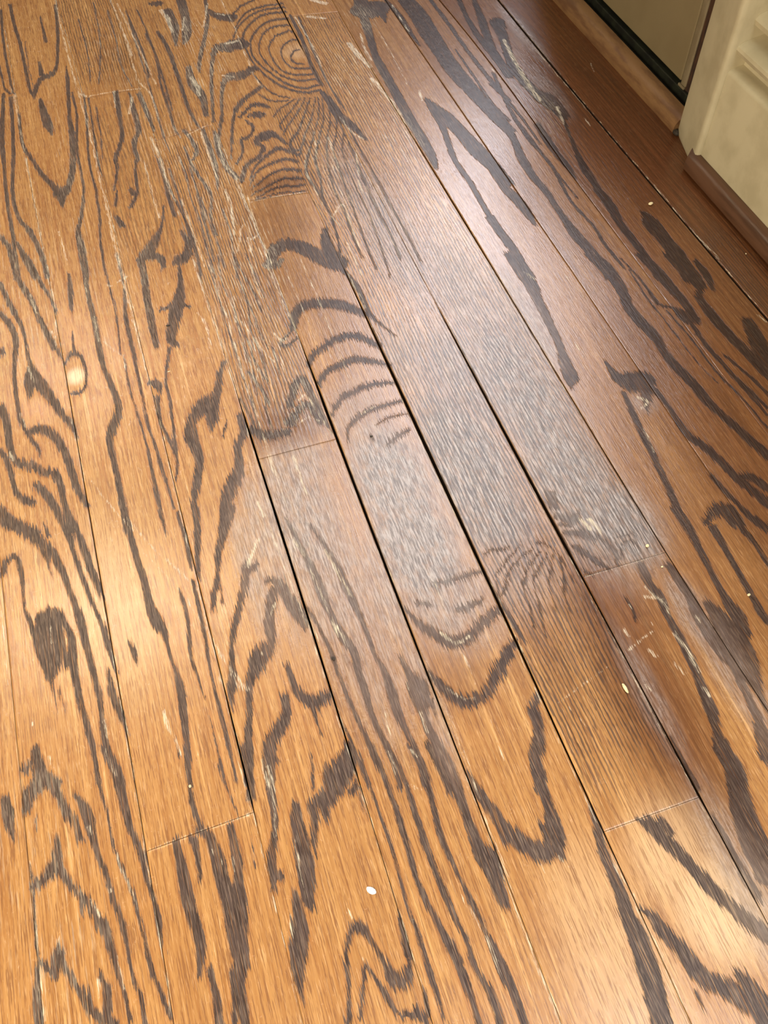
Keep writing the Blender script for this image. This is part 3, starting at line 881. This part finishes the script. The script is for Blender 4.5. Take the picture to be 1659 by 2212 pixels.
M_DARK = simple('dark_speck', (.02, .014, .008), .7, (.05, .035, .02), (1500, 1500, 1500), .3)

def mesh_obj(name, verts, faces, mat, parent=None, smooth=False):
    me = bpy.data.meshes.new(name); me.from_pydata([tuple(v) for v in verts], [], faces)
    me.materials.append(mat); me.update()
    if smooth: me.shade_smooth()
    o = bpy.data.objects.new(name, me); col.objects.link(o)
    if parent: o.parent = parent
    return o
def box(name, x0, x1, y0, y1, z0, z1, mat, parent=None, bevel=0):
    V = [(x, y, z) for x in (x0, x1) for y in (y0, y1) for z in (z0, z1)]
    V = [(a * MM, b * MM, c * MM) for a, b, c in V]
    Fc = [(0, 1, 3, 2), (4, 6, 7, 5), (0, 4, 5, 1), (2, 3, 7, 6), (0, 2, 6, 4), (1, 5, 7, 3)]
    o = mesh_obj(name, V, Fc, mat, parent)
    if bevel:
        b = o.modifiers.new('bevel', 'BEVEL'); b.width = bevel * MM; b.segments = 3
    return o
def extrude_y(name, prof, y0, y1, mat, parent=None, slant=None, n=2, smooth=False):
    """closed profile in x,z swept along y; slant(x,z) shifts the far end; n sections"""
    V = []; k = len(prof)
    for i in range(n):
        t = i / (n - 1)
        for (x, z) in prof:
            ye = y1 + (slant(x, z) if slant else 0)
            V.append((x * MM, (y0 + (ye - y0) * t) * MM, z * MM))
    Fc = []
    for i in range(n - 1):
        for j in range(k):
            a = i * k + j; b = i * k + (j + 1) % k
            Fc.append((a, a + k, b + k, b))
    Fc.append(tuple(range(k))); Fc.append(tuple(reversed(range((n - 1) * k, n * k))))
    o = mesh_obj(name, V, Fc, mat, parent)
    if smooth:
        o.data.shade_smooth()
        o.data.set_sharp_from_angle(angle=math.radians(40))
    return o

# ------------------------------------------------------------------ floor: slab + planks
floor = box('floor', -620, 620, -560, 1750, -45, -19, M_SUB)
floor['kind'] = 'structure'

def joint(p, q):
    a, b = fl(*p), fl(*q)
    return lambda x: a[1] + (b[1] - a[1]) * (x - a[0]) / (b[0] - a[0])
JO = {1: [joint((318, 1838), (546, 1755))], 2: [joint((181, 213), (300, 192))],
      3: [joint((561, 991), (726, 948)), lambda x: 767.0 + .12 * (x - 50)],
      4: [joint((545, 432), (666, 416))], 5: [joint((1309, 1795), (1511, 1722))],
      6: [joint((1262, 1245), (1435, 1194)), joint((616, 36), (731, 25))],
      -1: [lambda x: 690. + 0 * x], -2: [lambda x: 180. + 0 * x], -3: [lambda x: 540. + 0 * x], -5: [lambda x: 300. + 0 * x]}
# fine growth lines per board: (column, piece) -> (spacing mm, strength, ymin, ymax fade, bend)
LINES = {(6, 1): (2.5, .75, 180, 960, 3.0), (5, 1): (2.5, .85, 60, 800, 3.0), (3, 1): (2.3, .75, 360, 780, 4.0), (2, 1): (2.6, .7, 850, 1800, 2.0), (2, 0): (3.4, .45, 560, 860, 4.0),
         (3, 2): (2.9, .4, 700, 1800, 3.0), (4, 1): (2.4, .35, 670, 760, 6.0), (9, 0): (3.6, .3, 500, 800, 3.0), (1, 0): (4, .0, 0, 1, 2),
         (10, 0): (2.2, .6, -200, 500, 2.0), (6, 0): (5.2, .0, 0, 1, 3.), (0, 0): (5, .0, 0, 1, 2), (6, 2): (4, .4, 930, 1800, 3)}
TINT = {(6, 0): (.30, 'RED'), (9, 0): (.85, 'RED'), (10, 0): (.95, 'RED'), (8, 0): (.62, 'RED'), (7, 0): (.40, 'RED')}  # redder boards; the right columns also carry painted shade
rng = np.random.default_rng(4)
def smooth1(t): t = np.clip(t, 0, 1); return t * t * (3 - 2 * t)

def make_plank(c, piece, f0, f1):
    """board c lies between joint line c-1 and c, from end line f0 to end line f1"""
    detail = c >= -1
    xc0, xc1 = float(seam_f[c - 1](np.array(400.))), float(seam_f[c](np.array(400.)))
    xm = (xc0 + xc1) / 2
    ya, yb = float(f0(xm)), float(f1(xm))
    # visible stretch gets the fine grid
    if detail:
        lo = {-1: 60, 0: -20}.get(c, -60) if c < 7 else (-20 + (c - 6) * 50)
        hi = 1130 - max(0, c) * 16
    else:
        lo, hi = 0, 0
    vv = [ya]
    y = ya
    while y < yb:
        fine = lo - 5 <= y <= hi
        y += 1.5 if fine else 30.0
        if not fine and y < lo < y + 30: y = lo - 4
        vv.append(min(y, yb))
    vv = np.array(vv)
    if len(vv) > 2 and vv[-1] - vv[-2] < .3: vv = np.delete(vv, -2)
    vv = np.unique(np.concatenate([vv, [ya + .35, yb - .35]]))
    vt = (vv - ya) / (yb - ya)
    nu = 62 if detail else 8
    ut = np.linspace(0, 1, nu); ed = .4 / 57
    ut = np.concatenate([[0, ed], ut[1:-1], [1 - ed, 1]])
    nu = len(ut)
    U, T = np.meshgrid(ut, vt)
    Yc = ya + (yb - ya) * T
    XL = seam_f[c - 1](Yc) + gap(c - 1, Yc) / 2
    XR = seam_f[c](Yc) - (gap(c, Yc) / 2 if c < 10 else 0)
    X = XL + (XR - XL) * U
    Y = (f0(X) + .07) + (f1(X) - f0(X) - .14) * T
    Z = np.zeros_like(X)
    Z[:, 0] = -.05 - .38 * np.minimum(gap(c - 1, Yc[:, 0]), 1.1)
    Z[:, -1] = -.05 - .38 * np.minimum(gap(c, Yc[:, -1]), 1.1)
    e1, e0 = T == 1, T == 0
    Z[e0 | e1] = -.12
    # boards sit very slightly proud of one another and cup a little
    cup = (U - .5) ** 2 * -.5 + {0: .05, 1: -.05, 2: .08, 3: -.1, 4: .05, 5: .0}.get(c % 6, 0)
    Z = Z + cup
    x, yv = X.ravel(), Y.ravel()
    n = len(x)
    if detail:
        vs = field(VE, x, yv, 4.0); fs = field(FI, x, yv, 2.5)
        g = vs.reshape(X.shape)
        gy = np.gradient(g, axis=0) / np.maximum(np.gradient(Y, axis=0), .05)
        gy = np.clip(gy, -1, 1)
        # fade the slope out far from veins
        gy = gy * (g > -3.9)
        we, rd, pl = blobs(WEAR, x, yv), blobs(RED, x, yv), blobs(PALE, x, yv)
    else:
        vs = np.full(n, -4.); fs = np.full(n, -2.5); gy = np.zeros(X.shape); we = rd = pl = np.zeros(n)
    L = LINES.get((c, piece), (2.6 + rng.random(), .7, -2000, 2000, 6.) if not detail else (3, 0, 0, 1, 0))
    w1, w2, w3 = rng.random(3) * 6
    ph = (x - xc0) / L[0] + L[4] * (.25 * np.sin(yv / 70 + w1) * np.sin((x - xc0) / 21 + w2) + .12 * np.sin(yv / 33 + w3 + x / 15))
    pa = L[1] * smooth1((yv - L[2]) / 60) * smooth1((L[3] - yv) / 40)
    if c in (5,) and piece == 1: pa = pa * 1.0
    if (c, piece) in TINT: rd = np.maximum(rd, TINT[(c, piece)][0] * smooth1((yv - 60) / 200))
    fd = blobs(FILLZ, x, yv) if detail else np.zeros(n)
    me = bpy.data.meshes.new('plank')
    top = np.column_stack([x, yv, Z.ravel()])
    nv = len(vt)
    idx = np.arange(n).reshape(nv, nu)
    # skirt down to the underside
    ring = np.concatenate([idx[0, :], idx[1:, -1], idx[-1, -2::-1], idx[-2:0:-1, 0]])
    low = top[ring].copy(); low[:, 2] = -19.0
    V = np.vstack([top, low]) * MM
    q = np.stack([idx[:-1, :-1], idx[:-1, 1:], idx[1:, 1:], idx[1:, :-1]], -1).reshape(-1, 4)
    r = len(ring); a = np.arange(r)
    sk = np.column_stack([ring, n + a, n + (a + 1) % r, ring[(a + 1) % r]])
    FQ = np.vstack([q, sk]).astype(np.int32)
    me.vertices.add(len(V)); me.vertices.foreach_set('co', V.ravel())
    me.loops.add(FQ.size); me.loops.foreach_set('vertex_index', FQ.ravel())
    me.polygons.add(len(FQ)); me.polygons.foreach_set('loop_start', np.arange(0, FQ.size, 4, dtype=np.int32))
    sm = np.ones(len(FQ), bool); sm[len(q):] = False
    me.update(calc_edges=True)
    me.polygons.foreach_set('use_smooth', sm)
    def put(name, A, B, C_):
        at = me.attributes.new(name, 'FLOAT_COLOR', 'POINT')
        D = np.ones((len(V), 4), np.float32)
        for j, q_ in enumerate((A, B, C_)):
            D[:n, j] = q_; D[n:, j] = np.asarray(q_)[ring]
        at.data.foreach_set('color', D.ravel())
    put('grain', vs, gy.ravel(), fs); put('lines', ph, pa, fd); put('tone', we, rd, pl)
    me.materials.append(OAK); me.materials.append(M_EDGE)
    me.polygons.foreach_set('material_index', np.where(sm, 0, 1).astype(np.int32)); me.validate()
    o = bpy.data.objects.new('plank', me); col.objects.link(o); o.parent = floor
    return o
PLABEL = {(4, 1): 'short board with a round knot end and dark swirls', (6, 0): 'redder board with chalky scuffs', (3, 0): 'board with long grey stripes worn near its end'}
for c in range(-6, 11):
    ends = [lambda x: -500. + 0 * x] + sorted(JO.get(c, []), key=lambda f: float(f(100.))) + [lambda x: 1700. + 0 * x]
    for i in range(len(ends) - 1):
        pk = make_plank(c, i, ends[i], ends[i + 1])
        if (c, i) in PLABEL: pk['label'] = PLABEL[(c, i)]

# ------------------------------------------------------------------ right side: baseboard, casing, mouldings, wall
def sc(p): return [(x * .967, H - (H - z) * .967) for x, z in p]
bprof = sc([(484, -15), (484, 74), (484.6, 76.2), (486.5, 77.6), (492, 79), (497.5, 79.6), (498.5, 86), (493, 88.4), (487.5, 90), (485.4, 94), (486, 96.5), (489, 98.5),
            (497, 100.5), (505, 102), (509, 102.5), (509.5, 107.5), (500, 109), (495, 112), (494, 116), (497, 119.5), (505, 122), (514, 124), (516, 128)])
bprof = [(x, max(z, 0)) for x, z in bprof] + [(520, 128), (520, 0)]
bb = extrude_y('baseboard_right', bprof, -500, 554.5, M_CREAM, smooth=True)
bb['kind'] = 'structure'
wall = box('wall_right', 508, 600, -500, 554.5, 0, 620, M_CREAM2)
wall['kind'] = 'structure'
# door casing (slightly splayed, rounded arrises)
cp = [(479, 609), (476.5, 603), (472, 586), (468, 571), (464.6, 561), (464, 557.6), (465.4, 555.4), (468.5, 554.6), (520, 554.6), (520, 609)]
zs = [0, 2, 6, 14, 620]
V = []
for i, z in enumerate(zs):
    gx = [2.2, 1.0, .2, 0, 0][i]
    for j, (x, y) in enumerate(cp):
        V.append(((x + (gx if j < 6 else 0)) * MM, (y - (gx * .8 if j == 0 else 0)) * MM, z * MM))
k = len(cp); Fc = []
for i in range(len(zs) - 1):
    for j in range(k):
        a, b = i * k + j, i * k + (j + 1) % k
        Fc.append((a, a + k, b + k, b))
Fc.append(tuple(range(k))); Fc.append(tuple(reversed(range(k * (len(zs) - 1), k * len(zs)))))
cas = mesh_obj('trim_1', V, Fc, M_CREAM); cas.data.shade_smooth(); cas.data.set_sharp_from_angle(angle=math.radians(50))
cas['kind'] = 'structure'
cas['label'] = 'cream painted upright casing at the corner of the opening'
# chip in the casing paint
def quarter(xf, xb, zt, n=9):
    pr = [(xf, 0)]
    for i in range(n + 1):
        t = i / n * math.pi / 2
        pr.append((xb - (xb - xf) * math.cos(t) , zt * .2 + zt * .8 * math.sin(t)))
    return pr + [(xb, 0)]
shB = extrude_y('trim_2', [(460.5, 0), (459.5, 1.6), (456.6, 2.6)] + quarter(456, 467.8, 15.5)[2:], -500, 563, M_SHOEB, slant=lambda x, z: (x - 462) * .8, smooth=True)
shB['kind'] = 'structure'; shB['label'] = 'brown quarter-round shoe moulding along the cream baseboard'
shA = extrude_y('trim_3', quarter(477, 492, 15), 613, 1690, M_SHOEA, smooth=True)
shA['kind'] = 'structure'; shA['label'] = 'scuffed tan quarter-round moulding below the beige panel'

# ------------------------------------------------------------------ cabinet with beige panel and black toe gap
cab = bpy.data.objects.new('cabinet', None); col.objects.link(cab); cab.location = (.515, .78, 0)
cab['label'] = 'beige enamelled cabinet front with black toe gap behind tan moulding'; cab['category'] = 'cabinet'
def cpart(name, *a, **k):
    o = box(name, *a, **k); o.parent = cab; o.matrix_parent_inverse = Matrix.Translation(cab.location).inverted(); return o
cpart('carcass', 507, 780, 613, 1000, 22, 352, M_BLACK)
cpart('toe_kick', 500, 512, 612, 1000, 0, 18, M_BLACK, bevel=1)
cpart('gasket', 496.5, 501, 614, 1000, 0, 9.5, M_BLACK, bevel=1)
cpart('front_panel', 502, 507, 655, 998, 22, 350, M_BEIGE, bevel=1.2)
st = cpart('edge_strip', 501.6, 507, 645.5, 653.6, 20, 350, M_TRIM, bevel=1.4)
cpart('edge_gap', 503.5, 507.2, 653.2, 655.4, 20, 350, M_GAP)
cpart('side_gap', 503, 510, 612, 645.9, 2, 352, M_GAP)
cpart('corner_bracket', 500.8, 503.2, 646, 656, 17.8, 20.2, M_TRIM, bevel=.6)

# ------------------------------------------------------------------ crumbs, flakes and specks on the boards
def crumb(name, px, py, lx, ly, hz, ang, mat, label, cat, seed=0, group=None):
    c = fl(px, py); r = random.Random(seed)
    nu, nv = 12, 7; V = []; Fc = []
    for i in range(nv + 1):
        a = math.pi * i / nv
        for j in range(nu):
            b = 2 * math.pi * j / nu
            k_ = 1 + r.uniform(-.1, .1)
            V.append((math.sin(a) * math.cos(b) * lx / 2 * k_ * MM, math.sin(a) * math.sin(b) * ly / 2 * k_ * MM, (math.cos(a) * .5 + .5) * hz * MM))
    for i in range(nv):
        for j in range(nu):
            Fc.append((i * nu + j, (i + 1) * nu + j, (i + 1) * nu + (j + 1) % nu, i * nu + (j + 1) % nu))
    o = mesh_obj(name, V, Fc, mat, smooth=True)
    o.location = (c[0] * MM, c[1] * MM, .00005); o.rotation_euler = (0, 0, ang)
    o['label'] = label; o['category'] = cat
    if group: o['group'] = group
    return o
crumb('rice_grain', 1350, 1488, 2.0, 6.6, 1.6, .05, M_CRUMB, 'long cream rice grain lying on the fine-grained board at right', 'crumb', 1)
crumb('crumb', 1405, 442, 4.6, 3.0, 2.0, .25, M_CRUMB, 'rounded cream crumb on dark red board near the brown moulding', 'crumb', 2)
crumb('crumb', 1398, 1180, 2.6, 2.2, 1.4, .6, M_CRUMB, 'small pale crumb just above the joint of the reddish board', 'crumb', 3)
crumb('crumb', 1430, 1225, 1.6, 1.2, .8, .2, M_CRUMB, 'tiny pale crumb on the reddish board just below its end joint', 'crumb', 4)
crumb('crumb', 1617, 1286, 2.4, 1.6, 1.2, .3, M_CRUMB, 'pale crumb on a dark vein near the right edge of the photo', 'crumb', 5)
crumb('crumb', 411, 1699, 1.4, 1.8, 1.0, .1, M_CRUMB, 'tiny cream crumb on the dark vein above the lower left board joint', 'crumb', 6)
crumb('paint_flake', 802, 1924, 3.2, 5.6, .5, .75, M_FLAKE, 'white paint flake stuck on the orange board near the bottom', 'flake', 7)
crumb('dirt_speck', 363, 704, 3.6, 1.4, .8, -.1, M_DARK, 'black elongated dirt speck on the left upper board', 'speck', 8)
crumb('dirt_speck', 720, 1423, 1.6, 3.0, .5, .3, M_DARK, 'dark purple-black speck on the grey striped board', 'speck', 9)
crumb('dirt_speck', 802, 943, 2.2, 1.8, .3, .3, M_DARK, 'small dark brown speck on the ringed board near the wide joint', 'speck', 10)
crumb('wood_splinter', 365, 803, 2.4, .7, .5, .1, M_CRUMB, 'tiny pale splinter on the left board below the black speck', 'splinter', 11)
crumb('dust_ball', 1461, 292, 7, 9, 5, .3, M_DARK, 'black dust clump in the corner between tan moulding and cream casing', 'dust', 12)
crumb('crumb', 1611, 549, 1.2, 1.2, .8, 0, M_CRUMB, 'tiny pale speck in the shadow under the brown moulding', 'crumb', 13)
